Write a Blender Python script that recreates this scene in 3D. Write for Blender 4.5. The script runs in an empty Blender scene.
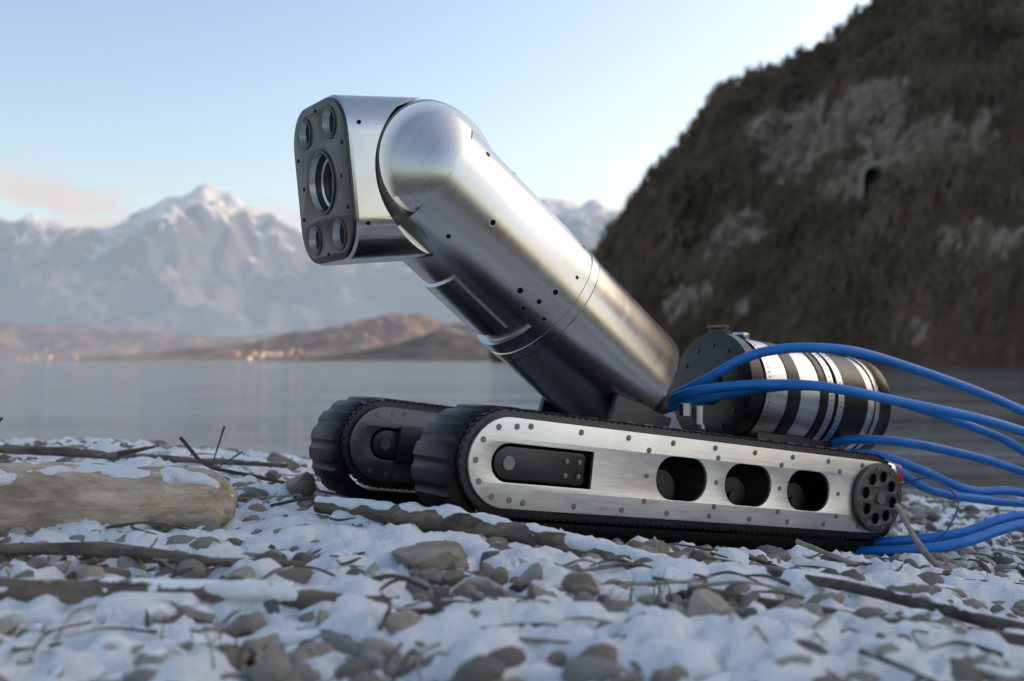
import bpy, bmesh, math, random
import numpy as np
from mathutils import Vector, Matrix, noise
random.seed(7); np.random.seed(7)
R_=math.radians
scene=bpy.context.scene
COL=scene.collection

# ------------------------------------------------------------------ materials
def newmat(name):
    m=bpy.data.materials.new(name); m.use_nodes=True
    nt=m.node_tree; b=nt.nodes["Principled BSDF"]
    return m,nt,b
def N(nt,t,**k):
    n=nt.nodes.new(t)
    for a,v in k.items(): setattr(n,a,v)
    return n
def ramp(nt,src,stops):
    r=N(nt,'ShaderNodeValToRGB')
    e=r.color_ramp.elements
    while len(e)<len(stops): e.new(.5)
    for i,(p,c) in enumerate(stops):
        e[i].position=p; e[i].color=(c[0],c[1],c[2],1) if hasattr(c,'__len__') else (c,c,c,1)
    nt.links.new(src,r.inputs[0]); return r.outputs[0]
def noisetex(nt,scale,detail=4,rough=.55,vec=None,sc=None,coord='Object'):
    tc=N(nt,'ShaderNodeTexCoord'); n=N(nt,'ShaderNodeTexNoise')
    n.inputs['Scale'].default_value=scale; n.inputs['Detail'].default_value=detail; n.inputs['Roughness'].default_value=rough
    src=tc.outputs[coord]
    if sc:
        mp=N(nt,'ShaderNodeMapping'); mp.inputs['Scale'].default_value=sc
        nt.links.new(src,mp.inputs[0]); src=mp.outputs[0]
    nt.links.new(src,n.inputs['Vector']); return n.outputs['Fac']
def bump(nt,b,h,strength=.3,dist=.01,prev=None):
    bp=N(nt,'ShaderNodeBump'); bp.inputs['Strength'].default_value=strength; bp.inputs['Distance'].default_value=dist
    nt.links.new(h,bp.inputs['Height'])
    if prev: nt.links.new(prev,bp.inputs['Normal'])
    nt.links.new(bp.outputs[0],b.inputs['Normal']); return bp.outputs[0]
def mix(nt,f,a,b_):
    m=N(nt,'ShaderNodeMix',data_type='RGBA')
    for s,i in ((f,0),(a,6),(b_,7)):
        if hasattr(s,'default_value') or hasattr(s,'links'): nt.links.new(s,m.inputs[i])
        else: m.inputs[i].default_value= s if i==0 else (*s,1)
    return m.outputs[2]
def math_(nt,op,a,b_=None,clamp=False):
    m=N(nt,'ShaderNodeMath',operation=op,use_clamp=clamp)
    for i,s in enumerate((a,b_)):
        if s is None: continue
        if hasattr(s,'links'): nt.links.new(s,m.inputs[i])
        else: m.inputs[i].default_value=s
    return m.outputs[0]

def metal(name,base,rough,sc=(1,1,1),scale=60,rv=.1,bs=.08,cv=.12,metallic=1.0):
    m,nt,b=newmat(name)
    b.inputs['Metallic'].default_value=metallic
    n1=noisetex(nt,scale,4,.6,sc=sc); n2=noisetex(nt,7,3,.6)
    c=ramp(nt,n1,[(.3,tuple(x*(1-cv) for x in base)),(.7,tuple(min(1,x*(1+cv)) for x in base))])
    nt.links.new(c,b.inputs['Base Color'])
    s=math_(nt,'MULTIPLY',math_(nt,'ADD',n1,n2),.5)
    nt.links.new(ramp(nt,s,[(.35,rough-rv*.5),(.65,rough+rv)]),b.inputs['Roughness'])
    bump(nt,b,n1,bs,.001)
    return m
def turned(name,base,rough,rotY,fine=520,bs=.03):
    m,nt,b=newmat(name); b.inputs['Metallic'].default_value=1
    tc=N(nt,'ShaderNodeTexCoord'); mp=N(nt,'ShaderNodeMapping'); mp.vector_type='POINT'
    mp.inputs['Rotation'].default_value=(0,rotY,0); nt.links.new(tc.outputs['Object'],mp.inputs[0])
    mp2=N(nt,'ShaderNodeMapping'); mp2.inputs['Scale'].default_value=(fine,5,5); nt.links.new(mp.outputs[0],mp2.inputs[0])
    n=N(nt,'ShaderNodeTexNoise'); n.inputs['Scale'].default_value=1; n.inputs['Detail'].default_value=2; nt.links.new(mp2.outputs[0],n.inputs[0])
    n2=noisetex(nt,9,5,.65)
    nt.links.new(ramp(nt,n.outputs[0],[(.3,tuple(x*.96 for x in base)),(.7,tuple(x*1.03 for x in base))]),b.inputs['Base Color'])
    s=math_(nt,'ADD',math_(nt,'MULTIPLY',n.outputs[0],.35),math_(nt,'MULTIPLY',n2,.65))
    nt.links.new(ramp(nt,s,[(.35,rough-.03),(.65,rough+.06)]),b.inputs['Roughness'])
    bump(nt,b,n.outputs[0],bs,.0005); return m
TUBE_ANG=math.atan2(.3215,.4125)
M_TUBE=turned('turned_aluminium',(.56,.56,.55),.225,TUBE_ANG)
M_PANEL=metal('brushed_plate',(.80,.775,.72),.42,sc=(.25,1,2.5),scale=90,rv=.14,bs=.12,cv=.13)
M_HEAD=metal('machined_aluminium',(.57,.57,.56),.20,scale=30,rv=.08,bs=.04,cv=.05)
M_FACE=metal('gunmetal_face',(.06,.06,.062),.35,scale=50)
M_DARKM=metal('dark_anodised',(.065,.065,.068),.42,scale=60)
M_HUB=metal('hub_grey',(.13,.125,.12),.45,scale=60)
M_FARPL=metal('shaded_plate',(.17,.165,.16),.4,scale=60)  # far track's side plate: same part, shade put into a darker colour
M_SCREW=metal('screw_steel',(.26,.25,.24),.35,scale=80)
M_BAND=metal('clamp_steel',(.62,.61,.59),.3,scale=60)
def plain(name,col,rough,spec=.5,metallic=0,ns=40,bs=.2,bd=.002,cv=.2,coat=0):
    m,nt,b=newmat(name)
    n=noisetex(nt,ns,4,.6)
    nt.links.new(ramp(nt,n,[(.3,tuple(x*(1-cv) for x in col)),(.7,tuple(x*(1+cv) for x in col))]),b.inputs['Base Color'])
    b.inputs['Roughness'].default_value=rough; b.inputs['Metallic'].default_value=metallic
    b.inputs['Specular IOR Level'].default_value=spec; b.inputs['Coat Weight'].default_value=coat
    if bs: bump(nt,b,n,bs,bd)
    return m
M_RUB=plain('track_rubber',(.0055,.0055,.006),.42,ns=70,bs=.2,spec=.24)
M_BLACK=plain('black_housing',(.008,.008,.0085),.3,ns=50,bs=.05,spec=.35)
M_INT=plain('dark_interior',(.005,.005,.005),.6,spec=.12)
M_CABLE=plain('blue_hose',(.008,.165,.52),.42,ns=30,bs=.05)
M_CABLE2=plain('thin_blue_cable',(.01,.07,.25),.4,ns=30,bs=.05)
M_RED=plain('red_connector',(.5,.03,.025),.35,ns=30,bs=.05)
M_GLASS=plain('lens_glass',(.004,.004,.006),.05,spec=.5,ns=5,bs=0)
M_GRASS=plain('grass_blade',(.09,.11,.04),.6,ns=30)

def snowmix(nt,b,colsock,thr=.55,nscale=9,patch=3,soft=.08):
    g=N(nt,'ShaderNodeNewGeometry'); sx=N(nt,'ShaderNodeSeparateXYZ'); nt.links.new(g.outputs['Normal'],sx.inputs[0])
    n=N(nt,'ShaderNodeTexNoise'); n.inputs['Scale'].default_value=nscale; n.inputs['Detail'].default_value=6; n.inputs['Roughness'].default_value=.65
    nt.links.new(g.outputs['Position'],n.inputs['Vector'])
    n2=N(nt,'ShaderNodeTexNoise'); n2.inputs['Scale'].default_value=patch; n2.inputs['Detail'].default_value=2
    nt.links.new(g.outputs['Position'],n2.inputs['Vector'])
    a=math_(nt,'ADD',math_(nt,'MULTIPLY',n.outputs[0],.9),math_(nt,'MULTIPLY',n2.outputs[0],1.3))
    a=math_(nt,'ADD',a,math_(nt,'MULTIPLY',sx.outputs[2],.55))
    f=math_(nt,'MULTIPLY',math_(nt,'SUBTRACT',a,thr+1.0),1/soft,True)
    out=mix(nt,f,colsock,(.84,.85,.87))
    nt.links.new(out,b.inputs['Base Color']); return f
M_STONE,nt,b=newmat('shore_stone')
g=N(nt,'ShaderNodeNewGeometry')
c1=ramp(nt,g.outputs['Random Per Island'],[(0,(.07,.058,.045)),(.13,(.24,.205,.16)),(.30,(.38,.34,.275)),(.45,(.16,.12,.08)),(.6,(.43,.40,.345)),(.74,(.11,.10,.09)),(.87,(.31,.25,.18)),(1,(.23,.21,.185))])
n=noisetex(nt,35,6,.65); n2=noisetex(nt,180,3,.7)
c2=mix(nt,ramp(nt,n,[(.40,0.0),(.8,.7)]),c1,(.09,.072,.055))
snowmix(nt,b,c2,thr=.76,nscale=34,patch=3.2,soft=.13)
b.inputs['Roughness'].default_value=.75
bump(nt,b,n2,.6,.003,bump(nt,b,n,.7,.008))
M_STONE2,nt,b=newmat('bare_stone')
n=noisetex(nt,14,7,.65); n2=noisetex(nt,120,4,.7)
c=ramp(nt,n,[(.3,(.14,.118,.088)),(.5,(.25,.215,.165)),(.7,(.34,.30,.24))])
snowmix(nt,b,c,thr=.90,nscale=22,patch=3.2)
b.inputs['Roughness'].default_value=.8; bump(nt,b,n2,.5,.003,bump(nt,b,n,.7,.01))
M_SNOW,nt,b=newmat('snow_cover')
n=noisetex(nt,42,7,.72); n2=noisetex(nt,240,4,.72)
s=math_(nt,'ADD',math_(nt,'MULTIPLY',n,.65),math_(nt,'MULTIPLY',n2,.35))
nt.links.new(ramp(nt,s,[(.30,(.24,.21,.18)),(.37,(.70,.69,.68)),(.46,(.86,.865,.875)),(.65,(.90,.905,.92))]),b.inputs['Base Color'])
b.inputs['Roughness'].default_value=.6
bump(nt,b,n2,.6,.003,bump(nt,b,n,.7,.012))
def wood(name,c0,c1,snow=None,ns=14):
    m,nt,b=newmat(name)
    n=noisetex(nt,18,6,.65,sc=(.5,1.2,1.2)); n2=noisetex(nt,90,4,.6,sc=(.2,1,1))
    c=ramp(nt,math_(nt,'MULTIPLY',math_(nt,'ADD',n,n2),.5),[(.38,c0),(.62,c1)])
    if snow is not None: snowmix(nt,b,c,thr=snow,nscale=ns)
    else: nt.links.new(c,b.inputs['Base Color'])
    b.inputs['Roughness'].default_value=.8
    bump(nt,b,n2,.7,.005,bump(nt,b,n,.6,.012)); return m
M_LOG=wood('driftwood_pale',(.28,.20,.135),(.62,.49,.36),snow=.80,ns=26)
M_BRANCH=wood('branch_brown',(.06,.043,.032),(.22,.165,.12),snow=.76,ns=30)
M_TWIG=wood('twig_dark',(.03,.022,.017),(.10,.075,.055))
M_TWIGS=wood('twig_frosted',(.05,.037,.028),(.15,.115,.085),snow=.80,ns=40)
M_TWIGL=wood('twig_grey',(.20,.17,.135),(.40,.35,.29))
M_GROUND,nt,b=newmat('shingle_ground')
n=noisetex(nt,12,7,.7); v=N(nt,'ShaderNodeTexVoronoi'); v.inputs['Scale'].default_value=38
tc=N(nt,'ShaderNodeTexCoord'); nt.links.new(tc.outputs['Object'],v.inputs['Vector'])
c=mix(nt,.25,ramp(nt,n,[(.3,(.05,.04,.032)),(.7,(.17,.14,.11))]),v.outputs['Color'])
c=mix(nt,.8,c,ramp(nt,n,[(.3,(.05,.04,.030)),(.7,(.17,.14,.11))]))
snowmix(nt,b,c,thr=.90,nscale=22,patch=3.2)
b.inputs['Roughness'].default_value=.85; bump(nt,b,v.outputs['Distance'],.7,.02)
M_WATER,nt,b=newmat('lake_water')
b.inputs['IOR'].default_value=1.33
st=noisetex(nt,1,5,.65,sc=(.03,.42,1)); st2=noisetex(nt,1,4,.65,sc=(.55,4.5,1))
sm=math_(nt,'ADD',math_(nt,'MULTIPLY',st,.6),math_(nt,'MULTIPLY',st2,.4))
nt.links.new(ramp(nt,sm,[(.42,(.05,.06,.062)),(.58,(.22,.225,.22))]),b.inputs['Base Color'])  # pale streaks in the base colour stand in for reflected sky on ripples
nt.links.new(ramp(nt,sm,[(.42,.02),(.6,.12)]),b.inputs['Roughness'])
n=noisetex(nt,1.9,5,.62,sc=(.40,2.0,1)); n2=noisetex(nt,.16,4,.6,sc=(.3,1.6,1))
bump(nt,b,n2,.4,.7,bump(nt,b,n,.5,.10))
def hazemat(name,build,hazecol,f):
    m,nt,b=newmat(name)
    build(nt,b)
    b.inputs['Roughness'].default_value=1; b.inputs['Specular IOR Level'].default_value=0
    e=N(nt,'ShaderNodeEmission'); e.inputs[0].default_value=(*hazecol,1)  # aerial haze painted as an even glow mixed into the terrain surface
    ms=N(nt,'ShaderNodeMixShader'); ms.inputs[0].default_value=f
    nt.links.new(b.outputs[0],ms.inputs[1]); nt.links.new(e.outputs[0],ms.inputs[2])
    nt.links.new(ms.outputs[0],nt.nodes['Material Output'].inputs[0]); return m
def b_mtn(nt,b):
    g=N(nt,'ShaderNodeNewGeometry'); sx=N(nt,'ShaderNodeSeparateXYZ'); nt.links.new(g.outputs['Position'],sx.inputs[0])
    sn=N(nt,'ShaderNodeSeparateXYZ'); nt.links.new(g.outputs['Normal'],sn.inputs[0])
    n=noisetex(nt,.0016,7,.65); n2=noisetex(nt,.005,8,.75,sc=(1,1,.3))
    h=math_(nt,'MULTIPLY',math_(nt,'SUBTRACT',sx.outputs[2],800),1/800.)
    a=math_(nt,'ADD',math_(nt,'ADD',h,math_(nt,'MULTIPLY',math_(nt,'SUBTRACT',n2,.5),3.4)),math_(nt,'MULTIPLY',math_(nt,'SUBTRACT',sn.outputs[2],.7),1.2))
    f=ramp(nt,a,[(.38,0),(.62,1)])
    rock=ramp(nt,n,[(.35,(.10,.10,.105)),(.65,(.24,.205,.185))])
    nt.links.new(mix(nt,f,rock,(.86,.78,.73)),b.inputs['Base Color'])
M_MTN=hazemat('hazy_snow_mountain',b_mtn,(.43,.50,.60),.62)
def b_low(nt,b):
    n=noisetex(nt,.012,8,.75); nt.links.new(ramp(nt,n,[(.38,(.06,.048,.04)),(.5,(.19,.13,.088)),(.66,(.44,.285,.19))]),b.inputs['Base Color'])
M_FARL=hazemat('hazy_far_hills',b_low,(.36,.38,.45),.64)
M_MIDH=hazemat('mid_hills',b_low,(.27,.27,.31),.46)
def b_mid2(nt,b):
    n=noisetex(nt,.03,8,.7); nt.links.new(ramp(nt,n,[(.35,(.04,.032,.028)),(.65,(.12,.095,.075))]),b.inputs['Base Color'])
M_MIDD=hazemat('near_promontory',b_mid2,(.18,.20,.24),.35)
M_TOWN,nt,b=newmat('town_walls')
g=N(nt,'ShaderNodeNewGeometry'); nt.links.new(ramp(nt,g.outputs['Random Per Island'],[(0,(.45,.25,.16)),(.5,(.7,.5,.36)),(1,(.75,.62,.5))]),b.inputs['Base Color'])
M_HILL,nt,b=newmat('wooded_hillside')
at=N(nt,'ShaderNodeAttribute',attribute_name='rock')
n=noisetex(nt,.05,8,.72); n2=noisetex(nt,.22,8,.75)
br=ramp(nt,n,[(.32,(.060,.046,.030)),(.5,(.13,.095,.062)),(.68,(.23,.165,.10))])
rk=ramp(nt,n2,[(.36,(.08,.065,.05)),(.46,(.25,.205,.155)),(.58,(.43,.365,.285)),(.7,(.56,.49,.40))])
f=ramp(nt,math_(nt,'ADD',at.outputs['Fac'],math_(nt,'MULTIPLY',math_(nt,'SUBTRACT',n2,.5),1.3)),[(.30,0),(.48,1)])
nt.links.new(mix(nt,f,br,rk),b.inputs['Base Color']); b.inputs['Roughness'].default_value=.95; b.inputs['Specular IOR Level'].default_value=.1
bump(nt,b,n2,1.0,3.0,bump(nt,b,n,.8,5))
M_TREES,nt,b=newmat('bare_twigs')
n=noisetex(nt,.035,6,.7); nt.links.new(ramp(nt,n,[(.35,(.080,.066,.040)),(.5,(.155,.115,.078)),(.65,(.25,.18,.12))]),b.inputs['Base Color']); b.inputs['Roughness'].default_value=1; b.inputs['Specular IOR Level'].default_value=.05
M_PORTAL=plain('portal_stone',(.34,.30,.25),.9,ns=1.5,bs=.5,bd=.2)

# ------------------------------------------------------------------ mesh helpers
def mk(name,verts,faces,mat,parent=None,smooth=True,ang=35,mats=None,midx=None):
    me=bpy.data.meshes.new(name); 
    me.from_pydata([tuple(v) for v in verts] if not isinstance(verts,np.ndarray) else verts.tolist(),[],faces if not isinstance(faces,np.ndarray) else faces.tolist())
    for m in (mats or [mat]): me.materials.append(m)
    if midx is not None:
        for p,i in zip(me.polygons,midx): p.material_index=i
    me.polygons.foreach_set('use_smooth',[smooth]*len(me.polygons))
    if smooth and ang: me.set_sharp_from_angle(angle=R_(ang))
    me.update()
    o=bpy.data.objects.new(name,me); COL.objects.link(o)
    if parent: o.parent=parent
    return o
def from_bm(name,bm,mat,parent=None,ang=35):
    me=bpy.data.meshes.new(name); bmesh.ops.recalc_face_normals(bm,faces=bm.faces); bm.to_mesh(me); bm.free()
    me.materials.append(mat); me.polygons.foreach_set('use_smooth',[True]*len(me.polygons)); me.set_sharp_from_angle(angle=R_(ang))
    o=bpy.data.objects.new(name,me); COL.objects.link(o)
    if parent: o.parent=parent
    return o
def empty(name,loc=(0,0,0),rot=(0,0,0),parent=None):
    e=bpy.data.objects.new(name,None); e.empty_display_size=.1; COL.objects.link(e); e.location=loc; e.rotation_euler=rot
    if parent: e.parent=parent
    return e
def box(name,c,s,mat,parent=None,rot=(0,0,0),bev=.002):
    bm=bmesh.new(); bmesh.ops.create_cube(bm,size=1)
    bmesh.ops.scale(bm,vec=s,verts=bm.verts)
    if bev: bmesh.ops.bevel(bm,geom=bm.edges[:],offset=bev,segments=2,affect='EDGES',profile=.6)
    o=from_bm(name,bm,mat,parent); o.location=c; o.rotation_euler=rot; return o
def add_cyl(bm,p,axis,r,h,seg=16,r2=None):
    axis=Vector(axis).normalized()
    M=Matrix.Translation(Vector(p)+axis*h/2)@axis.to_track_quat('Z','Y').to_matrix().to_4x4()
    bmesh.ops.create_cone(bm,cap_ends=True,segments=seg,radius1=r,radius2=r if r2 is None else r2,depth=h,matrix=M)
def lathe(name,prof,origin,axis,mats,midx,parent,seg=96,caps=True):
    a=Vector(axis).normalized(); q=a.to_track_quat('Z','Y').to_matrix(); ex=q@Vector((1,0,0)); ey=q@Vector((0,1,0)); o0=Vector(origin)
    vs=[];fs=[];mi=[]
    for s,r in prof:
        for k in range(seg):
            t=2*math.pi*k/seg; vs.append(o0+a*s+ex*(r*math.cos(t))+ey*(r*math.sin(t)))
    for i in range(len(prof)-1):
        for k in range(seg):
            k2=(k+1)%seg; fs.append((i*seg+k,i*seg+k2,(i+1)*seg+k2,(i+1)*seg+k)); mi.append(midx[i] if midx else 0)
    if caps:
        fs.append(tuple(range(seg))[::-1]); mi.append(midx[0] if midx else 0)
        fs.append(tuple((len(prof)-1)*seg+k for k in range(seg))); mi.append(midx[-1] if midx else 0)
    return mk(name,vs,fs,None,parent,mats=mats,midx=mi,ang=28)
def plate(name,outer,holes,thick,y0,mat,parent,bev=.0008):
    cu=bpy.data.curves.new(name+'_c','CURVE'); cu.dimensions='2D'; cu.fill_mode='BOTH'; cu.extrude=thick/2-bev; cu.bevel_depth=bev; cu.bevel_resolution=1
    for pts in [outer]+holes:
        sp=cu.splines.new('POLY'); sp.points.add(len(pts)-1)
        for p,(x,z) in zip(sp.points,pts): p.co=(x,z,0,1)
        sp.use_cyclic_u=True
    ob=bpy.data.objects.new('tmp',cu); COL.objects.link(ob)
    dg=bpy.context.evaluated_depsgraph_get(); me=bpy.data.meshes.new_from_object(ob.evaluated_get(dg))
    bpy.data.objects.remove(ob); 
    for v in me.vertices:
        x,y,z=v.co; v.co=(x,y0-thick/2-z,y)
    me.name=name; me.materials.clear(); me.materials.append(mat)
    bm=bmesh.new(); bm.from_mesh(me); bmesh.ops.remove_doubles(bm,verts=bm.verts,dist=1e-6); bmesh.ops.recalc_face_normals(bm,faces=bm.faces); bm.to_mesh(me); bm.free()
    me.polygons.foreach_set('use_smooth',[True]*len(me.polygons)); me.set_sharp_from_angle(angle=R_(30))
    o=bpy.data.objects.new(name,me); COL.objects.link(o); o.parent=parent; return o
def stadium(x0,x1,r,n=24,zc=0,r1=None):
    r1=r if r1 is None else r1; pts=[]
    for i in range(n+1):
        a=math.pi/2-math.pi*i/n; pts.append((x0+r*math.cos(a),zc+r*math.sin(a)))
    for i in range(n+1):
        a=-math.pi/2-math.pi*i/n; pts.append((x1+r1*math.cos(a),zc+r1*math.sin(a)))
    return pts
def circ(x,z,r,n=24): return [(x+r*math.cos(2*math.pi*i/n),z+r*math.sin(2*math.pi*i/n)) for i in range(n)]
def rrect(cx,cz,hw,hh,r,n=8):
    pts=[]
    for sx,sz,a0 in ((1,1,0),(-1,1,90),(-1,-1,180),(1,-1,270)):
        for i in range(n+1):
            a=R_(a0+90*i/n); pts.append((cx+sx*(hw-r)+r*math.cos(a),cz+sz*(hh-r)+r*math.sin(a)))
    return pts
def catmull(P,sub):
    P=[Vector(p) for p in P]; P=[2*P[0]-P[1]]+P+[2*P[-1]-P[-2]]; out=[]
    for i in range(1,len(P)-2):
        for j in range(sub):
            t=j/sub; a,b_,c,d=P[i-1:i+3]
            out.append(.5*((2*b_)+(c-a)*t+(2*a-5*b_+4*c-d)*t*t+(3*b_-a-3*c+d)*t**3))
    out.append(P[-2]); return out
def sweep(name,pts,radii,mat,parent=None,seg=14,sub=10,amp=0,nsc=20,vs=1.0,dz=0,acc=None):
    P=catmull([(*p[:3],) for p in pts],sub); n=len(P)
    rr=np.interp(np.linspace(0,len(radii)-1,n),range(len(radii)),radii)
    V=[];F=[]
    for i,p in enumerate(P):
        t=(P[min(i+1,n-1)]-P[max(i-1,0)]).normalized(); ref=Vector((0,0,1)) if abs(t.z)<.9 else Vector((1,0,0))
        s=t.cross(ref).normalized(); u=s.cross(t)
        for k in range(seg):
            a=2*math.pi*k/seg; d=s*math.cos(a)+u*math.sin(a)*vs
            r=rr[i]
            if amp:
                q=p+d*r; r*=1+amp*(noise.fractal(q*nsc,1,2,4)+ .5*noise.noise(q*nsc*.3))
            V.append(p+d*r+Vector((0,0,dz*rr[i])))
    for i in range(n-1):
        for k in range(seg):
            k2=(k+1)%seg; F.append((i*seg+k,i*seg+k2,(i+1)*seg+k2,(i+1)*seg+k))
    for e in (0,n-1):
        c=sum((V[e*seg+k] for k in range(seg)),Vector())/seg; ci=len(V); V.append(c)
        for k in range(seg):
            k2=(k+1)%seg; F.append((e*seg+k2,e*seg+k,ci) if e==0 else (e*seg+k,e*seg+k2,ci))
    if acc is not None:
        o0=len(acc[0]); acc[0].extend(V); acc[1].extend([tuple(i+o0 for i in f) for f in F]); return
    return mk(name,V,F,mat,parent,ang=60)

# ------------------------------------------------------------------ ROBOT
CAMZ=.33
YAW=R_(212.6); PITCH=R_(7.5)
robot=empty('tracked_inspection_robot',(-.005,1.4,CAMZ-.137),(0,0,YAW))
L=.748
def track(tag,yoff):
    T=empty('track_'+tag,(0,yoff,0),(0,-PITCH,0),robot)
    slot=[(0.0+.027*math.cos(a),.027*math.sin(a)) for a in [R_(90-180*i/16)+0 for i in range(17)]]
    slot=[(x,z) for x,z in slot]+[(-.142,-.027),(-.142,.027)]
    holes=[slot]+[rrect(-c,.0,.051,.033,.032,10) for c in (.309,.447,.584)]
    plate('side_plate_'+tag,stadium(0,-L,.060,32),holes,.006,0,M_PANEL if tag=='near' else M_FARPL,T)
    plate('inner_backing_'+tag,stadium(0,-L,.058,24),[],.004,-.055,M_INT,T)
    plate('edge_flange_'+tag,stadium(0,-L,.0705,32),[stadium(0,-L,.057,32)],.008,-.0065,M_DARKM,T)
    bm=bmesh.new(); per=2*L+2*math.pi*.0705; n=int(per/.0115)
    def onstad(d,r,zc=0):
        d%=2*L+2*math.pi*r
        if d<L: return (-d,zc+r),(0,1)
        d-=L
        if d<math.pi*r: a=math.pi/2+d/r; return (-L+r*math.cos(a),zc+r*math.sin(a)),(math.cos(a),math.sin(a))
        d-=math.pi*r
        if d<L: return (-L+d,zc-r),(0,-1)
        d-=L; a=-math.pi/2+d/r; return (r*math.cos(a),zc+r*math.sin(a)),(math.cos(a),math.sin(a))
    for i in range(n):
        (x,z),(nx,nz)=onstad(i*per/n,.0715)
        M=Matrix.Translation((x,-.010,z))@Matrix.Rotation(math.atan2(nx,nz),4,'Y')@Matrix.Diagonal((.0062,.009,.003,1))
        bmesh.ops.create_cube(bm,size=1,matrix=M)
    from_bm('chain_beads_'+tag,bm,M_RUB,T)
    ro,ri,zc=.087,.066,-.012
    V=[];F=[];prof=[(ri,-.016),(ro-.010,-.016),(ro-.003,-.019),(ro,-.026),(ro,-.108),(ro-.003,-.115),(ro-.010,-.119),(ri,-.119)]
    per=2*L+2*math.pi*ro; n=480
    for i in range(n):
        (x,z),(nx,nz)=onstad(i*per/n,ro,zc)
        g_=.0035 if i%8==0 else (.0028 if i%8 in(1,7) else 0)
        for r,y in prof:
            rr_=r-(g_ if r>ro-.004 else g_*.6 if r>ri else 0)
            V.append((x-nx*(ro-rr_),y,z-nz*(ro-rr_)))
    m=len(prof)
    for i in range(n):
        j=(i+1)%n
        for k in range(m):
            k2=(k+1)%m; F.append((i*m+k,i*m+k2,j*m+k2,j*m+k))
    mk('rubber_belt_'+tag,V,F,M_RUB,T,ang=30)
    pts=[(.021*math.cos(R_(90-180*i/16)),.021*math.sin(R_(90-180*i/16))) for i in range(17)]+[(-.122,-.021),(-.126,-.017),(-.126,.017),(-.122,.021)]
    plate('slot_floor_'+tag,[(x*1.25,z*1.4) for x,z in pts],[],.003,-.012,M_INT,T)
    plate('tension_arm_'+tag,pts,[],.007,-.0005,M_DARKM,T)
    bm=bmesh.new()
    def scr(x,z,y=0,r=.0034,h=.0018):
        add_cyl(bm,(x,y,z),(0,1,0),r,h,14,r*.8); add_cyl(bm,(x,y,z),(0,1,0),r*1.25,h*.4,14)
    for k in range(9): scr(-.03-.085*k,.0515) ; scr(-.03-.085*k,-.0515)
    for k in range(7):
        a=R_(100-200*k/6+0); scr(.050*math.cos(a)+.001,.050*math.sin(a))
    for c in (.24,.378,.516,.655):
        scr(-c,.037); scr(-c,-.037); scr(-c,.0,0,.003)
    for x,z in ((-.095,.010),(-.095,-.010),(-.117,.010),(-.117,-.010)): scr(x,z,0,.0028)
    add_cyl(bm,(0,-.001,0),(0,1,0),.0095,.003,28)
    from_bm('screws_'+tag,bm,M_SCREW,T)
    plate('hub_shadow_gap_'+tag,circ(-L,0,.054,40),[],.003,.0035,M_INT,T)  # black disc added so the hub holes look shaded inside
    plate('drive_hub_'+tag,circ(-L,0,.058,56),[circ(-L+.036*math.cos(R_(45*k+10)),.036*math.sin(R_(45*k+10)),.0105,20) for k in range(8)],.007,.0108,M_HUB,T)
    bm=bmesh.new(); add_cyl(bm,(-L,.0105,0),(0,1,0),.011,.004,6)
    for k in range(8): add_cyl(bm,(-L+.050*math.cos(R_(45*k+32)),.0105,.050*math.sin(R_(45*k+32))),(0,1,0),.003,.002,12)
    from_bm('hub_bolts_'+tag,bm,M_SCREW,T)
    plate('rear_plate_'+tag,stadium(0,-L,.060,24),[],.006,-.120,M_DARKM,T)
    bm=bmesh.new()
    for c in (.30,.45,.59): add_cyl(bm,(-c,-.054,-.020),(0,1,0),.030,.016,32); add_cyl(bm,(-c,-.04,-.020),(0,1,0),.008,.006,16)
    from_bm('idler_wheels_'+tag,bm,M_DARKM,T)
    return T
track('near',0); track('far',-.375)
CH=empty('chassis_frame',(0,-.245,0),(0,-PITCH,0),robot)
box('chassis_body',(-.42,0,.0),(.66,.245,.085),M_DARKM,CH,bev=.006)
box('chassis_deck',(-.42,0,.047),(.60,.22,.006),M_HUB,CH,bev=.002)
for y in (-.127,.127): box('axle_block',( -.05,y,0),(.06,.02,.06),M_DARKM,CH); 
# main tube ------------------------------------------------------
PV=Vector((.009,-.245,.410)); BS=Vector((-.4035,-.245,.0885))
u=(BS-PV).normalized(); TL=(BS-PV).length
nrm=Vector((u.z,0,-u.x)); 
if nrm.z<0: nrm=-nrm
yl=Vector((0,1,0)); RT=.115
s_list=sorted(set([0,.01,.03,.06,.09,.118,.120,.16,.20,.238,.240,.256,.258,.27,.2785,.2795,.2815,.2825,.298,.2985,.300,.3005,.34,.38,.42,.46,.49,TL-.012,TL-.006,TL-.002,TL]))
phis=sorted([-180+i*3 for i in range(120)]+[-44.6,-44.1,-135.4,-135.9,-62.6,-62.1,-117.4,-117.9])
def rt(s,ph):
    r=RT
    if (.279<s<.282) or (.2984<s<.3003): r-=.0016
    if s>=.3: r-=.001+.002*(s-.3)/.22
    if s>TL-.007: r-=.0015*(s-(TL-.007))/.003
    if s>TL-.001: r-=.004
    if -135.5<ph<-44.5 and s<.257:
        r=.105
        if .119<s<.239 and -117.5<ph<-62.5: r=.111
    return r
V=[];F=[];n=len(phis)
for s in s_list:
    for ph in phis:
        a=R_(ph); r=rt(s,ph); V.append(PV+u*s+yl*(r*math.cos(a))+nrm*(r*math.sin(a)))
for i in range(len(s_list)-1):
    for k in range(n):
        k2=(k+1)%n; F.append((i*n+k,i*n+k2,(i+1)*n+k2,(i+1)*n+k))
F.append(tuple(range(n))); F.append(tuple((len(s_list)-1)*n+k for k in range(n)))
tb=mk('main_tube',V,F,M_TUBE,robot,ang=20)
bm=bmesh.new(); bm.from_mesh(tb.data); bmesh.ops.recalc_face_normals(bm,faces=bm.faces); bm.to_mesh(tb.data); bm.free()
def rs(y): return math.sqrt(max(0,RT*RT-y*y))
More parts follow.
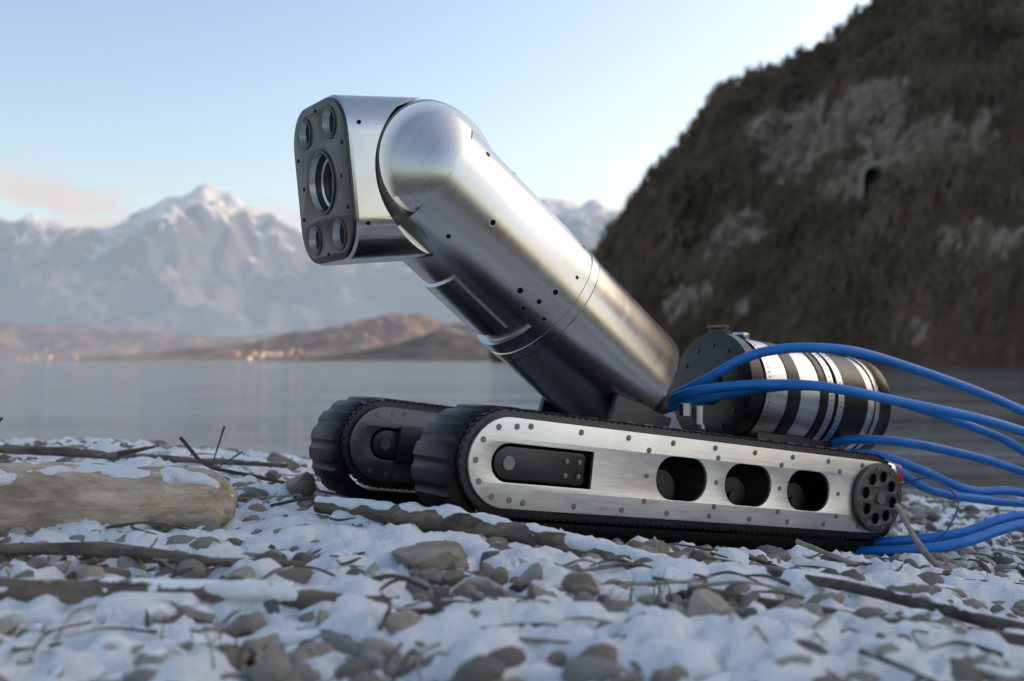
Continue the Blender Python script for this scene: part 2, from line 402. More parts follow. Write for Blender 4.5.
fy=[.050,.052,.070,.084,.087,.0875,.090,.094,.100,.106,.111,.114,.115]; fr=[.1125,.1150,.1150,.1120,.1095,.0960,.0900,.080,.062,.046,.030,.016,0.0]
for sg,tag in ((1,'near'),(-1,'far')):
    V=[];F=[];nt_=61
    fwd=-u
    for y,r0 in zip(fy,fr):
        for k in range(nt_):
            th=R_(-90+180*k/(nt_-1)); w=max(0,math.cos(th))**.6; r=rs(y)*(1-w)+max(r0,rs(y))*w
            V.append(PV+yl*(sg*y)+fwd*(r*math.cos(th))+nrm*(r*math.sin(th)))
    m=len(fy)
    for i in range(m-1):
        for k in range(nt_-1):
            q=(i*nt_+k,i*nt_+k+1,(i+1)*nt_+k+1,(i+1)*nt_+k); F.append(q)
    F.append(tuple(range(nt_)))
    o=mk('yoke_dome_'+tag,V,F,M_TUBE,robot,ang=24)
    bm=bmesh.new(); bm.from_mesh(o.data); bmesh.ops.recalc_face_normals(bm,faces=bm.faces)
    bm.to_mesh(o.data); bm.free()
bm=bmesh.new(); bm2=bmesh.new()
def ontube(s,ph,r=RT):
    a=R_(ph); d=yl*math.cos(a)+nrm*math.sin(a); return PV+u*s+d*(r-.0006),d
for s,ph,r in ((.035,38,.0042),(.095,-8,.0046),(.20,-30,.0048),(.235,-26,.0040),(.245,-12,.0046),(.225,-38,.0036),(.06,-38,.0036),(.262,-33,.0030),(.10,62,.0035),(.262,10,.003),(.262,50,.003)):
    p,d=ontube(s,ph); add_cyl(bm,p,d,r,.0011,16)
    add_cyl(bm2,p,d,r*1.35,.0008,20)
from_bm('tube_holes',bm,M_INT,robot); from_bm('tube_hole_rims',bm2,M_BAND,robot)
for y in (-.10,.10): box('tube_bracket',(-.33,-.245+y,.0),(.12,.012,.13),M_DARKM,robot,rot=(0,R_(-20),0))
lathe('tube_foot',[(0,.05),(.03,.05),(.035,.085),(.06,.085)],tuple(BS+u*.055),tuple(-u),[M_DARKM],None,robot,48)
bm=bmesh.new(); add_cyl(bm,(-.43,-.13,.045),(0,0,1),.010,.02,6); add_cyl(bm,(-.46,-.13,.03),(0,0,1),.008,.03,16); add_cyl(bm,(-.49,-.16,.02),(.3,0,1),.010,.04,16)
from_bm('cable_glands',bm,M_BAND,robot)
# head ---------------------------------------------------------------
HD=empty('camera_head',PV,(0,R_(6),0),robot)
out=rrect(0,0,.098,.118,.058,12)
def slab(name,x0,x1,outl,mat,bev=.004):
    k=1-bev/.11
    rings=[(x0,1),(x1-bev,1),(x1,k)]
    V=[(x,y*s,z*s) for x,s in rings for y,z in outl]; n=len(outl); F=[]
    for i in range(2):
        for j in range(n):
            j2=(j+1)%n; F.append((i*n+j,i*n+j2,(i+1)*n+j2,(i+1)*n+j))
    F.append(tuple(range(n))); F.append(tuple(2*n+j for j in range(n)))
    bm=bmesh.new(); vv=[bm.verts.new(v) for v in V]; [bm.faces.new([vv[i] for i in f]) for f in F]
    return from_bm(name,bm,mat,HD,ang=30)
LENS=[(0,0,.047,1),(-.045,.079,.0235,0),(.045,.079,.0235,0),(-.045,-.079,.0235,0),(.045,-.079,.0235,0)]
blk=slab('head_block',.012,.152,out,M_HEAD)
def booldiff(ob,bmc):
    cut=from_bm('cut',bmc,M_HEAD); cut.parent=HD
    bpy.context.view_layer.update()
    md=ob.modifiers.new('b','BOOLEAN'); md.object=cut; md.operation='DIFFERENCE'; md.solver='EXACT'
    dg=bpy.context.evaluated_depsgraph_get(); me=bpy.data.meshes.new_from_object(ob.evaluated_get(dg)); ob.modifiers.clear(); ob.data=me
    me.materials.clear(); me.materials.append(M_HEAD)
    me.polygons.foreach_set('material_index',[0]*len(me.polygons)); me.set_sharp_from_angle(angle=R_(30)); bpy.data.objects.remove(cut)
bm=bmesh.new(); add_cyl(bm,(0,-.2,0),(0,1,0),.1172,.4,96); booldiff(blk,bm)
for y,z,r,_ in LENS:
    bm=bmesh.new(); add_cyl(bm,(.126 if _ else .132,y,z),(1,0,0),r+.0005,.05,48); booldiff(blk,bm)
bm=bmesh.new(); add_cyl(bm,(0,-.049,0),(0,1,0),.1150,.098,96)
from_bm('head_barrel',bm,M_HEAD,HD)
def faceplate(name,outer,holes,x1,th,mat):
    o=plate(name,outer,holes,th,0,mat,HD)
    for v in o.data.vertices:
        x,y,z=v.co; v.co=(x1+y,-x,z)
    o.data.update(); return o
faceplate('face_plate',[(a*.965,b_*.965) for a,b_ in out],[circ(-y,z,r,48) for y,z,r,_ in LENS],.1565,.006,M_FACE)
for i,(y,z,r,big) in enumerate(LENS):
    if big:
        prof=[(.1565,r),(.1582,r-.001),(.1582,r-.004),(.150,r-.006),(.142,r-.010),(.1405,r-.014),(.134,r-.018)]; mm=[0,0,1,0,1,0]
    else: prof=[(.1565,r),(.1580,r-.001),(.1580,r-.0030),(.148,r-.0050),(.140,r-.008)]; mm=[0,0,1,0]
    lathe('lens_ring_%d'%i,prof,(0,y,z),(1,0,0),[M_DARKM,M_BAND],mm,HD,56,caps=False)
    gl=r-.016 if big else r-.007
    x0=.133 if big else .138
    lathe('lens_%d'%i,[(x0,gl+.001),(x0+.002,gl*.9),(x0+.006,gl*.5),(x0+.0072,.0005)],(0,y,z),(1,0,0),[M_GLASS],None,HD,48)
bm=bmesh.new()
for y,z in ((-.082,.045),(.082,.045),(-.082,-.045),(.082,-.045),(0,.104),(0,-.104),(-.07,.0),(.07,0)): add_cyl(bm,(.1565,y,z),(1,0,0),.003,.0008,14)
for x,z in ((.135,.07),(.135,-.07)): add_cyl(bm,(x,.0975,z),(0,1,0),.003,.001,14)
from_bm('head_screws',bm,M_INT,HD)
# rear housing -------------------------------------------------------
A=Vector((-.595,-.245,.086)); B=Vector((-.980,-.245,.040)); ax=(B-A).normalized(); HL=(B-A).length
prof=[];mi=[]
def seg_(s0,s1,r,m): 
    prof.append((s0,r)); mi.append(m); prof.append((s1,r)); mi.append(2)
prof.append((-.004,.060)); mi.append(2); prof.append((-.002,.088)); mi.append(2)
seg_(.0,.022,.104,2); seg_(.022,.040,.098,2); seg_(.040,.058,.101,0); seg_(.060,.095,.099,3);seg_(.097,.128,.1005,2)
seg_(.130,.180,.099,3); seg_(.182,.198,.101,2); seg_(.200,.216,.103,0); seg_(.218,.225,.099,2);seg_(.227,.243,.103,0); seg_(.245,.315,.100,2); seg_(.317,.335,.0985,3); seg_(.337,.348,.101,0); seg_(.350,HL-.004,.100,2)
prof.append((HL,.094)); 
M_BODY=turned('turned_housing',(.62,.61,.59),.3,math.atan2(.046,.385))
lathe('rear_housing',prof,A,ax,[M_BAND,M_BAND,M_BLACK,M_BODY],mi,robot,96)
bm=bmesh.new()
q=ax.to_track_quat('Z','Y').to_matrix(); ex=q@Vector((1,0,0)); ey=q@Vector((0,1,0))
for k in range(12):
    a=2*math.pi*k/12; add_cyl(bm,A+(ex*math.cos(a)+ey*math.sin(a))*.078-ax*.001,-ax,.0042,.004,6)
for s in (.0485,.208,.235):
    for k in range(70):
        a=2*math.pi*k/70; d=ex*math.cos(a)+ey*math.sin(a); add_cyl(bm,A+ax*s+d*(.1008 if s<.1 else .1028),d,.0016,.0008,8)
from_bm('housing_bolts',bm,M_DARKM,robot)
lathe('housing_end_boss',[(-.012,.028),(-.010,.032),(0,.032)],A,ax,[M_DARKM],None,robot,40)
upv=Vector((0,0,1))-ax*ax.z; upv.normalize()
for s,yy in ((.020,.0),(.0485,.015),(.208,.02),(.235,-.01)):
    p=A+ax*s+upv*.103+Vector((0,yy,0)); box('band_clamp',p,(.016,.034,.009),M_BAND if s>.03 else M_DARKM,robot,rot=(0,R_(-7),0))
bm=bmesh.new(); pc=A+ax*.006+upv*.103
add_cyl(bm,pc+Vector((0,-.02,0)),(0,0,1),.003,.010,12); add_cyl(bm,pc+Vector((0,.02,0)),(0,0,1),.003,.010,12); add_cyl(bm,pc+Vector((0,-.026,.010)),(0,1,0),.0035,.052,12)
from_bm('housing_latch',bm,M_HUB,robot)
box('housing_saddle',(-.74,-.245,-.035),(.2,.14,.06),M_DARKM,robot,rot=(0,-PITCH,0))
lathe('rear_connector',[(0,.018),(.03,.018),(.031,.023),(.05,.023),(.051,.020),(.075,.020),(.08,.016)],(-.80,-.06,-.062),(-1,0,-.12),[M_BAND,M_RED],[0,0,0,0,1,1],robot,40)

# cables --------------------------------------------------------------
CB=empty('blue_cable_bundle')
cables=[
 [(.20,1.93,.20),(.247,1.88,.244),(.329,1.84,.290),(.425,1.80,.342),(.551,1.80,.349),(.684,1.84,.321),(.926,1.9,.236),(1.15,1.95,.11),(1.32,2.1,-.01),(1.2,2.4,-.03)],
 [(.20,1.90,.20),(.241,1.86,.238),(.326,1.81,.278),(.488,1.76,.288),(.665,1.79,.258),(.902,1.85,.203),(1.15,1.95,.10),(1.38,2.2,-.03)],
 [(.20,1.93,.20),(.253,1.88,.235),(.366,1.84,.268),(.502,1.81,.286),(.659,1.86,.262),(.832,1.95,.214),(1.0,2.05,.15),(1.3,2.3,-.02)],
 [(.60,2.02,.17),(.665,1.97,.181),(.788,1.98,.166),(1.0,2.05,.110),(1.25,2.2,0.0),(1.4,2.4,-.04)],
 [(.60,2.02,.15),(.669,1.95,.154),(.758,1.95,.126),(.872,2.0,.082),(1.0,2.05,.070),(1.3,2.2,-.02)],
 [(.60,1.98,.15),(.666,1.90,.145),(.776,1.95,.089),(.91,2.0,.063),(1.03,2.03,.05),(1.16,1.98,.03),(1.12,1.88,.03),(.90,1.84,.058),(.768,1.8,.034),(.674,1.8,.022),(.58,1.88,.0)],
 [(1.3,2.1,-.02),(1.1,1.86,.06),(.878,1.8,.050),(.747,1.75,.026),(.663,1.75,.014),(.56,1.84,-.005)],
]
for i,c in enumerate(cables): sweep('hose_%d'%i,c,[.0086]*len(c),M_CABLE,CB,seg=16,sub=14)
sweep('thin_cable',[(.66,1.86,.10),(.72,1.82,.125),(.77,1.82,.09),(.75,1.8,.05),(.70,1.76,.01)],[.0015]*5,M_CABLE2,CB,seg=8,sub=14)

# ------------------------------------------------------------------ SHORE
fx,fyv=math.cos(YAW),math.sin(YAW)
def robotco(x,y):
    rx,ry=x+.005,y-1.4; return rx*fx+ry*fyv, -rx*fyv+ry*fx
def infoot(x,y,m=0):
    f_,l_=robotco(x,y); return -.88-m<f_<.10+m and -.50-m<l_<.01+m
def G(x,y):
    s=x*.84+(y-1.4)*.54
    s=min(max(s,-.15),1.35)
    z=.080-.128*s
    z+=.014*noise.noise(Vector((x*1.7,y*1.7,3.1)))+.008*noise.noise(Vector((x*5,y*5,1.1)))
    d=y-(2.95+.15*x)
    if d>0: z-=.11*d+.02*d*d/(1+.2*d)
    return max(z,-2.5)
WZ=-.45
nu=220; us=np.linspace(-1,1,nu); bb=7.2; sc_=3000/math.sinh(bb)
gx=np.sinh(bb*us)*sc_; gy=np.sinh(bb*us)*sc_+1.5
V=[]
for y in gy:
    for x in gx:
        V.append((x,y,G(x,y)-.004))
idx=np.arange(nu*nu).reshape(nu,nu)
F=np.stack([idx[:-1,:-1],idx[:-1,1:],idx[1:,1:],idx[1:,:-1]],-1).reshape(-1,4)
mk('ground',np.array(V),F,M_GROUND,ang=None)
def snowmask(x,y):
    m=noise.fractal(Vector((x*4.2,y*6.5,0)),1,2,3)*.95+.85*noise.fractal(Vector((x*19,y*27,5)),.9,2,4)+.22
    if x>.5: m-=.50*min(1,(x-.5)/.4)
    return m
xs=np.arange(-1.9,2.2,.0085); ys=np.arange(.45,3.5,.0085); V=[]
for y in ys:
    for x in xs:
        g0=G(x,y); m=snowmask(x,y)
        h=.002+.022*m+.007*noise.noise(Vector((x*38,y*38,2)))+.006*noise.noise(Vector((x*90,y*90,2)))
        if infoot(x,y,.03): h-=.03
        V.append((x,y,g0+max(min(h,.026),-.025)+.005))
nx_,ny_=len(xs),len(ys); idx=np.arange(nx_*ny_).reshape(ny_,nx_)
F=np.stack([idx[:-1,:-1],idx[:-1,1:],idx[1:,1:],idx[1:,:-1]],-1).reshape(-1,4)
mk('snow',np.array(V),F,M_SNOW,ang=None)
def base_rocks(sub,n):
    out=[]
    for i in range(n):
        bm=bmesh.new(); bmesh.ops.create_icosphere(bm,subdivisions=sub,radius=1)
        v=np.array([w.co[:] for w in bm.verts]); f=np.array([[w.index for w in q.verts] for q in bm.faces]); bm.free()
        hard=i%2==0
        for _ in range(9):
            nn=np.random.normal(size=3); nn/=np.linalg.norm(nn); d=np.random.uniform(.42,.8) if hard else np.random.uniform(.6,.9)
            t=np.maximum(0,v@nn-d); v=v-(.97 if hard else .85)*t[:,None]*nn
        v*=np.array([1,np.random.uniform(.5,.95),np.random.uniform(.30,.7)])/ .9
        ph=np.random.uniform(0,6,3); v*=1+.05*np.sin(v@np.random.normal(0,3,3)+ph[0])[:,None]
        out.append((v,f))
    return out
RS=base_rocks(2,24); RB=base_rocks(3,20)
def rotm():
    a=np.random.uniform(0,2*np.pi); b_,c=np.random.normal(0,.42,2)
    return np.array(Matrix.Rotation(a,3,'Z')@Matrix.Rotation(b_,3,'X')@Matrix.Rotation(c,3,'Y'))
VV=[];FF=[];off=0
def addrock(lib,x,y,s,z):
    global off
    v,f=lib[np.random.randint(len(lib))]
    w=(v*s)@rotm().T+np.array([x,y,z]); VV.append(w); FF.append(f+off); off+=len(v)
for i in range(19000):
    y=.45+3.3*np.random.rand()**.85; x=np.random.uniform(-.62*y-.2,.62*y+.3)
    s=float(np.clip(np.random.lognormal(math.log(.0080),.55),.0032,.026))
    if infoot(x,y,.02): s=min(s,.012)
    addrock(RS,x,y,s,G(x,y)+s*.3+.003)
for i in range(300):
    y=.6+3.2*np.random.rand(); x=np.random.uniform(-.62*y-.2,.62*y+.3)
    s=float(np.random.uniform(.016,.032))
    if infoot(x,y,.06): continue
    addrock(RB,x,y,s,G(x,y)+s*.2)
for i in range(1500):
    y=3.3+4*np.random.rand(); x=np.random.uniform(-.6*y,.6*y); s=np.random.uniform(.015,.04); addrock(RS,x,y,s,G(x,y)+s*.1)
mk('pebbles',np.concatenate(VV),np.concatenate(FF),M_STONE,ang=35)
def stone(x,y,z,s,sc=(1,1,1),mat=M_STONE2):
    v,f=RB[np.random.randint(len(RB)//2)*2]; w=(v*s*np.array(sc))@np.array(Matrix.Rotation(random.uniform(0,6),3,'Z')).T
    o=mk('stone',w,f,mat,ang=35); o.location=(x,y,z); return o
stone(-.086,1.12,G(-.086,1.12)+.024,.048,(1.1,1,.85))
stone(-.36,1.75,G(-.36,1.75)+.02,.045); stone(-.50,2.3,.10,.05); stone(-1.05,2.5,.10,.07)
stone(-.28,1.08,.10,.03,mat=M_STONE); stone(.23,1.10,G(.23,1.10)+.01,.03,mat=M_STONE); stone(.05,.92,G(.05,.92)+.01,.025,mat=M_STONE)
stone(.52,1.28,G(.52,1.28)+.01,.035); stone(-.45,1.2,G(-.45,1.2)+.01,.03)
def driftwood(name,pts,rad,mat,amp=.25,nsc=16,snow=True,seg=20,sv=.55,lift=0,dz=.60,samp=.6,sns=30):
    pts=[(x,y,z+lift) for x,y,z in pts]
    e=empty(name); sweep('trunk',pts,rad,mat,e,seg=seg,sub=14,amp=amp,nsc=nsc)
    if snow: sweep('snow_cap',pts,[r*.80 for r in rad],M_SNOW,e,seg=18,sub=30,amp=samp,nsc=sns,vs=sv,dz=dz)
    return e
driftwood('driftwood_log',[(-1.15,1.28,.150),(-.9,1.33,.147),(-.7,1.36,.145),(-.52,1.40,.143),(-.41,1.42,.137),(-.375,1.425,.132)],[.052,.054,.051,.052,.044,.020],M_LOG,amp=.22,nsc=9,snow=True,seg=44,sv=.34,dz=.84,samp=.38,sns=16)
driftwood('driftwood_branch',[(-.85,.97,.12),(-.49,.95,.106),(-.25,.95,.104),(-.16,.94,.098),(0,.93,.090),(.085,.92,.076)],[.013,.0135,.0125,.011,.009,.006],M_BRANCH,amp=.35,lift=.014,dz=.5,sv=.6)
driftwood('driftwood_branch',[(-.27,1.47,.115),(-.08,1.36,.108),(.0585,1.28,.090),(.192,1.2,.068),(.22,1.18,.06)],[.011,.016,.018,.018,.009],M_BRANCH,amp=.3,sv=.8,lift=.012,dz=.72)
driftwood('driftwood_branch',[(.17,1.02,.085),(.30,.98,.065),(.42,.93,.058),(.62,.86,.045)],[.005,.009,.010,.010],M_TWIGS,snow=False,lift=.024)
driftwood('driftwood_branch',[(.28,1.15,.075),(.38,1.05,.07),(.50,.92,.055)],[.004,.006,.008],M_TWIGS,snow=False,lift=.024)
driftwood('driftwood_branch',[(-.20,.86,.085),(-.02,.88,.09),(.12,.90,.082),(.26,.93,.066)],[.010,.014,.015,.010],M_BRANCH,amp=.4,sv=.9,lift=.010)
driftwood('driftwood_branch',[(-1.3,2.3,.14),(-1.0,2.25,.135),(-.75,2.2,.125),(-.45,2.1,.12)],[.010,.010,.008,.005],M_BRANCH,snow=False)
driftwood('driftwood_branch',[(-.62,1.18,.11),(-.45,1.15,.115),(-.32,1.10,.112),(-.22,1.12,.105)],[.006,.008,.006,.003],M_BRANCH,snow=False,lift=.008)
TW=[([(.585,1.60,.11),(.60,1.53,.05),(.625,1.40,.0)],.0045,M_TWIGL),([(.40,1.48,.075),(.46,1.42,.055),(.53,1.36,.03)],.0035,M_TWIGL),
 ([(-.60,1.9,.19),(-.55,1.9,.14),(-.45,1.88,.12),(-.3,1.8,.10)],.0035,M_TWIG),([(-.52,1.9,.21),(-.545,1.9,.13)],.002,M_TWIG),([(-.50,1.95,.16),(-.54,1.9,.13)],.002,M_TWIG),
 ([(-.97,2.0,.22),(-1.0,2.0,.19),(-1.1,2.0,.14)],.0025,M_TWIG),([(-.85,1.7,.14),(-.6,1.75,.135),(-.5,1.8,.12)],.004,M_TWIG),([(-.75,2.0,.15),(-.68,2.0,.165)],.006,M_TWIG),
 ([(.30,1.33,.08),(.36,1.28,.065),(.40,1.25,.06)],.003,M_TWIG),([(.75,1.6,.01),(.85,1.5,.02),(.95,1.45,-.0)],.004,M_TWIG),([(-.05,1.1,.11),(.05,1.15,.10),(.1,1.18,.095)],.0025,M_TWIG)]
e=empty('scattered_twigs')
for i,(p,r,m) in enumerate(TW): sweep('twig_%d'%i,p,[r]*(len(p)-1)+[r*.4],m,e,seg=8,sub=8,amp=.3,nsc=60)
accs={0:([],[]),1:([],[]),2:([],[])}
for i in range(300):
    y=random.uniform(.75,3.1); x=random.uniform(-.55*y,.6*y)
    if infoot(x,y,.05): continue
    a=random.gauss(0,.9)+random.choice((0,3.14)); l=random.uniform(.03,.13)*(1.4 if random.random()<.12 else 1); z=G(x,y)+.020
    z2=G(x+math.cos(a)*l,y+math.sin(a)*l)+.020
    p=[(x,y,z),(x+math.cos(a)*l*.5,y+math.sin(a)*l*.5,(z+z2)/2+random.uniform(-.002,.010)),(x+math.cos(a+.2)*l,y+math.sin(a+.2)*l,z2+random.uniform(-.006,.012))]
    k=random.uniform(.6,1.5)
    sweep('',p,[.0018*k,.0015*k,.0008],None,None,seg=5,sub=4,amp=.2,nsc=60,acc=accs[random.choice((0,1,1,2))])
for k,m in ((0,M_TWIG),(1,M_TWIGS),(2,M_TWIGL)): mk('litter_%d'%k,accs[k][0],accs[k][1],m,e,ang=60)
V=[];F=[]
for cx,cy in ((-.33,1.02),(-.24,.84),(-.22,.80),(.10,.93),(.13,.98),(.62,1.35),(.75,1.5),(-.5,.95),(.9,1.8),(.68,1.42)):
    for k in range(12):
        x=cx+random.gauss(0,.018); y=cy+random.gauss(0,.018); z=G(x,y); a=random.uniform(0,6.28); l=random.uniform(.02,.055); w=.0012; b0=len(V)
        dx,dy=math.cos(a),math.sin(a)
        for t in (0,.5,1):
            bx=x+dx*l*.5*t*t; by=y+dy*l*.5*t*t; bz=z+l*t*(1-.25*t); ww=w*(1-t*.85)
            V+= [(bx-dy*ww,by+dx*ww,bz),(bx+dy*ww,by-dx*ww,bz)]
        F+=[(b0,b0+1,b0+3,b0+2),(b0+2,b0+3,b0+5,b0+4)]
mk('grass',V,F,M_GRASS)

# ------------------------------------------------------------------ water
V=[(-14000,2.5,WZ),(14000,2.5,WZ),(14000,14000,WZ),(-14000,14000,WZ)]
mk('lake_water',V,[(0,1,2,3)],M_WATER,smooth=False)

# ------------------------------------------------------------------ far terrain
def ridge(name,dist,front,back,prof,mat,nx=240,ny=60,amp=.15,nsc=1/900.,seed=0,pw=1.0):
    us_=[p[0] for p in prof]; hs=[p[1] for p in prof]
    X=np.linspace(us_[0]*dist,us_[-1]*dist,nx); Y=np.concatenate([np.linspace(front,dist,int(ny*.75)),np.linspace(dist,back,ny-int(ny*.75)+1)[1:]])
    V=[]
    for y in Y:
        for x in X:
            c=np.interp(x/dist,us_,hs)*dist
            e=((y-front)/(dist-front))**pw if y<=dist else 1-.9*((y-dist)/(back-dist))
            v=Vector((x*nsc+seed,y*nsc,seed*.7))
            nz=noise.ridged_multi_fractal(v,.9,2.1,7,1.0,2.0)*.5-.55
            w=math.sin(math.pi*min(1,max(0,e)))*1.0+.25*e
            V.append((x,y,WZ+ c*e+ c*amp*nz*w))
    n=len(Y); idx=np.arange(n*nx).reshape(n,nx)
    F=np.stack([idx[:-1,:-1],idx[:-1,1:],idx[1:,1:],idx[1:,:-1]],-1).reshape(-1,4)
    return mk(name,np.array(V),F,mat,ang=None)
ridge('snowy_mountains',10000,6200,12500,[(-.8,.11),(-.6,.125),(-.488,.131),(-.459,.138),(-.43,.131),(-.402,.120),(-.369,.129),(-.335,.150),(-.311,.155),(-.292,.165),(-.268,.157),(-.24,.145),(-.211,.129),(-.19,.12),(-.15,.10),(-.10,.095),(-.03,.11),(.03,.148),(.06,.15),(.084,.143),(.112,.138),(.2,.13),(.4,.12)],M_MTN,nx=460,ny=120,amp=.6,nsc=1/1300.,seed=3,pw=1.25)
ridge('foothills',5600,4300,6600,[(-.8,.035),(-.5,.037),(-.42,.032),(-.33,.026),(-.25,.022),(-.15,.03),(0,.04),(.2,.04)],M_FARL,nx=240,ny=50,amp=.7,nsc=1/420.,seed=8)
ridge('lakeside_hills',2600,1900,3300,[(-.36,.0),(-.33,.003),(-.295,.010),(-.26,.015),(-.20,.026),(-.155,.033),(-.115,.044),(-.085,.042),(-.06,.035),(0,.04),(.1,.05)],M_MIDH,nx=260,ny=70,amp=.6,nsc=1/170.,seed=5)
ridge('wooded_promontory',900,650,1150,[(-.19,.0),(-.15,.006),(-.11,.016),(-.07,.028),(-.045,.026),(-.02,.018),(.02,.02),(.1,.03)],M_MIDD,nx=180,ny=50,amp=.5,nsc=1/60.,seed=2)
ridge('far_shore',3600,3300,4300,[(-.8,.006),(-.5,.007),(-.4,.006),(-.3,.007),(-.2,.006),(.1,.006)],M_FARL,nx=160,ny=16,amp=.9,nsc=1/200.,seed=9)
bm=bmesh.new()
for i in range(620):
    if i<360: y=random.uniform(3300,4200); x=random.uniform(-.5,-.24)*y; z=(y-3300)*.004+random.uniform(0,8)
    elif i<440: y=random.uniform(4600,5200); x=random.uniform(-.5,-.3)*y; z=(y-4300)/1300*150*random.uniform(.7,1)
    else: y=random.uniform(1920,2250); x=random.uniform(-.27,-.07)*y; z=(y-1900)/700*60*random.uniform(.5,1)
    s=random.uniform(4,9); M=Matrix.Translation((x,y,z+WZ+2))@Matrix.Rotation(random.uniform(0,3),4,'Z')@Matrix.Diagonal((s*1.4,s,s*.8,1)); bmesh.ops.create_cube(bm,size=1,matrix=M)
from_bm('distant_town',bm,M_TOWN)
AZ=[-1,0,2.5,4.7,6.1,6.95,8.3,9.6,11.2,12.5,14.8,16.8,18.8,20.3,26,35,60,85,97,106]
EL=[0,.01,.05,.093,.137,.151,.184,.207,.238,.256,.277,.30,.32,.338,.378,.42,.50,.42,.16,.0]  # unseen ridge outside the view is added and raised to shade the shore
azs=np.concatenate([np.arange(-1,32,.13),np.arange(32,107,1.0)]); ns=120
V=[];rock=[]
spots=[(18.5,.225,2.6,.03,1.0),(21,.20,1.8,.025,.8),(12.6,.115,1.7,.03,1.0),(11.6,.07,1.3,.03,.8),(14.8,.215,2.2,.018,.9),(24,.11,2.2,.02,.7),(21,.025,.9,.02,1.0),(17,.16,2.5,.025,.5),(9,.06,1.2,.02,.7),(15.5,.18,1.8,.015,.7),(24,.2,2,.04,.45)]
def hillpt(az,s):
    e=np.interp(az,AZ,EL); r0=float(np.interp(az,[-1,5,15,26,60,107],[300,270,190,130,95,90])); Rr=float(np.interp(az,[-1,5,20,107],[110,170,300,300]))
    if s<=.82: q=s/.82; z=e*(r0+Rr*.82)*(q**.85)
    else: q=(s-.82)/.18; z=e*(r0+Rr*.82)*(1-.25*q*q)
    r=r0+Rr*s; a=R_(az); x,y=r*math.sin(a),r*math.cos(a)
    w=min(1,s*5)*min(1,e*8)*(1 if s<.75 else max(.25,1-(s-.75)*6))
    v=Vector((x,y,z))
    dz=(noise.ridged_multi_fractal(v*.012,.9,2.1,6,1,2)-1.1)*14*w + noise.fractal(v*.05,.8,2.1,5)*6*w
    rad=noise.fractal(v*.03+Vector((9,4,2)),.8,2.1,5)*10*w
    z2=z+dz; r2=r-rad; return r2*math.sin(a),r2*math.cos(a),z2,r
for az in azs:
    for j in range(ns):
        s=j/(ns-1); x,y,z,r=hillpt(az,s); V.append((x,y,z+WZ-.3 if j>0 else -3))
        el=z/r; k=0
        for (a0,e0,sa,se,am) in spots: k+=am*math.exp(-((az-a0)/sa)**2-((el-e0)/se)**2)
        k*=.9+1.3*noise.fractal(Vector((x*.03,y*.03,z*.06)),.8,2.1,4)
        rock.append(min(1,max(0,k)))
nA=len(azs); idx=np.arange(nA*ns).reshape(nA,ns)
F=np.stack([idx[:-1,:-1],idx[:-1,1:],idx[1:,1:],idx[1:,:-1]],-1).reshape(-1,4)
hill=mk('hillside',np.array(V),F,M_HILL,ang=None)
at=hill.data.attributes.new('rock','FLOAT','POINT'); at.data.foreach_set('value',rock)
V=[];F=[]; rock=np.array(rock).reshape(nA,ns); n32=int(33/.13)
hv=[v.co for v in hill.data.vertices]
i_a=int((19.2+1)/.13); best=min(range(5,ns-10),key=lambda j: abs(hv[i_a*ns+j].z/ hv[i_a*ns+j].length-.163))
pp=hv[i_a*ns+best].copy()
cnt=0
while cnt<8500:
    ia=random.randint(0,n32-2); j=random.randint(1,int(ns*.86))
    if rock[ia,j]>.30 and random.random()<.92: continue
    p0=hv[ia*ns+j].lerp(hv[(ia+1)*ns+j],random.random()).lerp(hv[ia*ns+j+1],random.random()*.5)
    cnt+=1
    if noise.noise(p0*.03)<-.15 and random.random()<.6: continue
    if (p0-pp).length<9: continue
    H=random.uniform(1.8,4.6)*(1+.0008*p0.length)
    cr=H*random.uniform(.28,.45)
    for k in range(13):
        t0=random.uniform(0,.45)*H; a=random.uniform(0,6.28); rr=cr*random.uniform(.2,1); zt=H*random.uniform(.5,1.0)
        w=H*.02; pa=Vector((p0.x,p0.y,p0.z-.2+t0)); pb=Vector((p0.x+rr*math.cos(a),p0.y+rr*math.sin(a),p0.z+zt))
        b0=len(V); V+=[(pa.x-w,pa.y+w,pa.z),(pa.x+w,pa.y-w,pa.z),(pb.x,pb.y,pb.z),(pb.x+w*1.5,pb.y,pb.z-w*6)]
        F+=[(b0,b0+1,b0+3,b0+2)]
mk('bare_woodland',V,F,M_TREES,smooth=False)
dcam=Vector((-math.sin(R_(19.2)),-math.cos(R_(19.2)),0))
PT=empty('stone_tunnel_portal',pp+dcam*6+Vector((0,0,-2.0)),(0,0,R_(180-19)))
bm=bmesh.new()
def cub(c,s,ry=0):
    bmesh.ops.create_cube(bm,size=1,matrix=Matrix.Translation(c)@Matrix.Rotation(ry,4,'Y')@Matrix.Diagonal((*s,1)))
cub((-2.6,0,.2),(1.0,2,4.6)); cub((2.6,0,.2),(1.0,2,4.6))
for k in range(9):
    a=R_(10+20*k); cub((2.6*math.cos(a),0,2.6+2.6*math.sin(a)),(1.05,2.02,1.0),-a)
from_bm('arch',bm,M_PORTAL,PT)
box('tunnel_mouth',(0,-.9,1.7),(4.6,.4,5.6),M_INT,PT,bev=0)  # black slab standing in for the darkness behind the arch

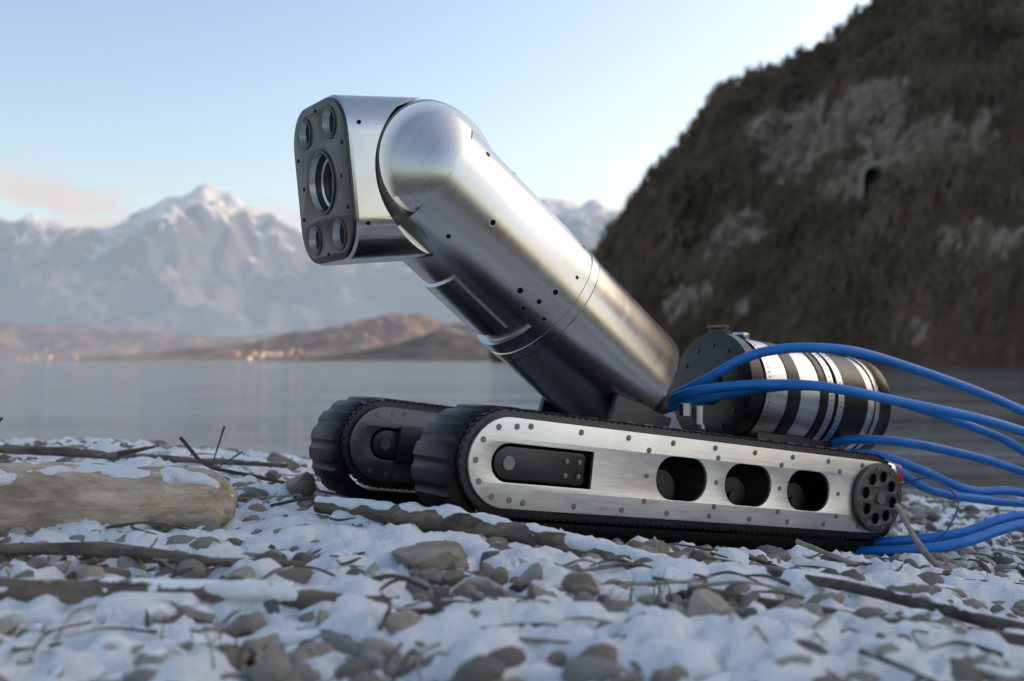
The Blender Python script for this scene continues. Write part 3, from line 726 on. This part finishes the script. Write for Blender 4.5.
# ------------------------------------------------------------------ world, sun, camera
SUN_AZ=66; SUN_EL=20
w=bpy.data.worlds.new('World'); scene.world=w; w.use_nodes=True; nt=w.node_tree
bg=nt.nodes['Background']; sky=N(nt,'ShaderNodeTexSky',sky_type='NISHITA')
sky.sun_disc=False; sky.sun_elevation=R_(SUN_EL); sky.sun_rotation=R_(SUN_AZ); sky.altitude=100; sky.air_density=1.0; sky.dust_density=2.4; sky.ozone_density=1.4
tc=N(nt,'ShaderNodeTexCoord'); sx=N(nt,'ShaderNodeSeparateXYZ'); nt.links.new(tc.outputs['Generated'],sx.inputs[0])
mp=N(nt,'ShaderNodeMapping'); mp.inputs['Scale'].default_value=(1,1,3.0); mp.inputs['Location'].default_value=(.8,0,.2); nt.links.new(tc.outputs['Generated'],mp.inputs[0])
cn=N(nt,'ShaderNodeTexNoise'); cn.inputs['Scale'].default_value=9; cn.inputs['Detail'].default_value=8; cn.inputs['Roughness'].default_value=.58; nt.links.new(mp.outputs[0],cn.inputs[0])
band=ramp(nt,sx.outputs[2],[(.09,0.2),(.12,1.0),(.148,.95),(.178,0.0)])
side=ramp(nt,math_(nt,'MULTIPLY',sx.outputs[0],-1.0),[(.05,.35),(.42,1.0)])
cl=math_(nt,'MULTIPLY',math_(nt,'MULTIPLY',band,side),ramp(nt,cn.outputs[0],[(.42,0.0),(.55,1.0)]))
tint=N(nt,'ShaderNodeMix',data_type='RGBA',blend_type='MULTIPLY'); tint.inputs[0].default_value=1; nt.links.new(sky.outputs[0],tint.inputs[6]); tint.inputs[7].default_value=(1.06,.985,.91,1)
mx=N(nt,'ShaderNodeMix',data_type='RGBA'); nt.links.new(math_(nt,'MULTIPLY',cl,.85),mx.inputs[0]); nt.links.new(tint.outputs[2],mx.inputs[6]); mx.inputs[7].default_value=(2.75,2.45,2.4,1)
nt.links.new(mx.outputs[2],bg.inputs[0]); bg.inputs[1].default_value=.285
ld=bpy.data.lights.new('sun','SUN'); ld.energy=4.5; ld.angle=R_(.5); ld.color=(1,.82,.64)
lo=bpy.data.objects.new('sun',ld); COL.objects.link(lo)
d=Vector((math.sin(R_(SUN_AZ))*math.cos(R_(SUN_EL)),math.cos(R_(SUN_AZ))*math.cos(R_(SUN_EL)),math.sin(R_(SUN_EL))))
lo.rotation_euler=d.to_track_quat('Z','Y').to_euler()
cd=bpy.data.cameras.new('camera'); co=bpy.data.objects.new('camera',cd); COL.objects.link(co)
co.location=(0,0,CAMZ); co.rotation_euler=(R_(90+1.06),0,0); cd.lens=36.9; cd.sensor_width=36; cd.clip_start=.02; cd.clip_end=40000
cd.dof.use_dof=True; cd.dof.focus_distance=1.52; cd.dof.aperture_fstop=4.2
scene.camera=co
scene.view_settings.view_transform='Standard'; scene.view_settings.look='None'; scene.view_settings.exposure=0
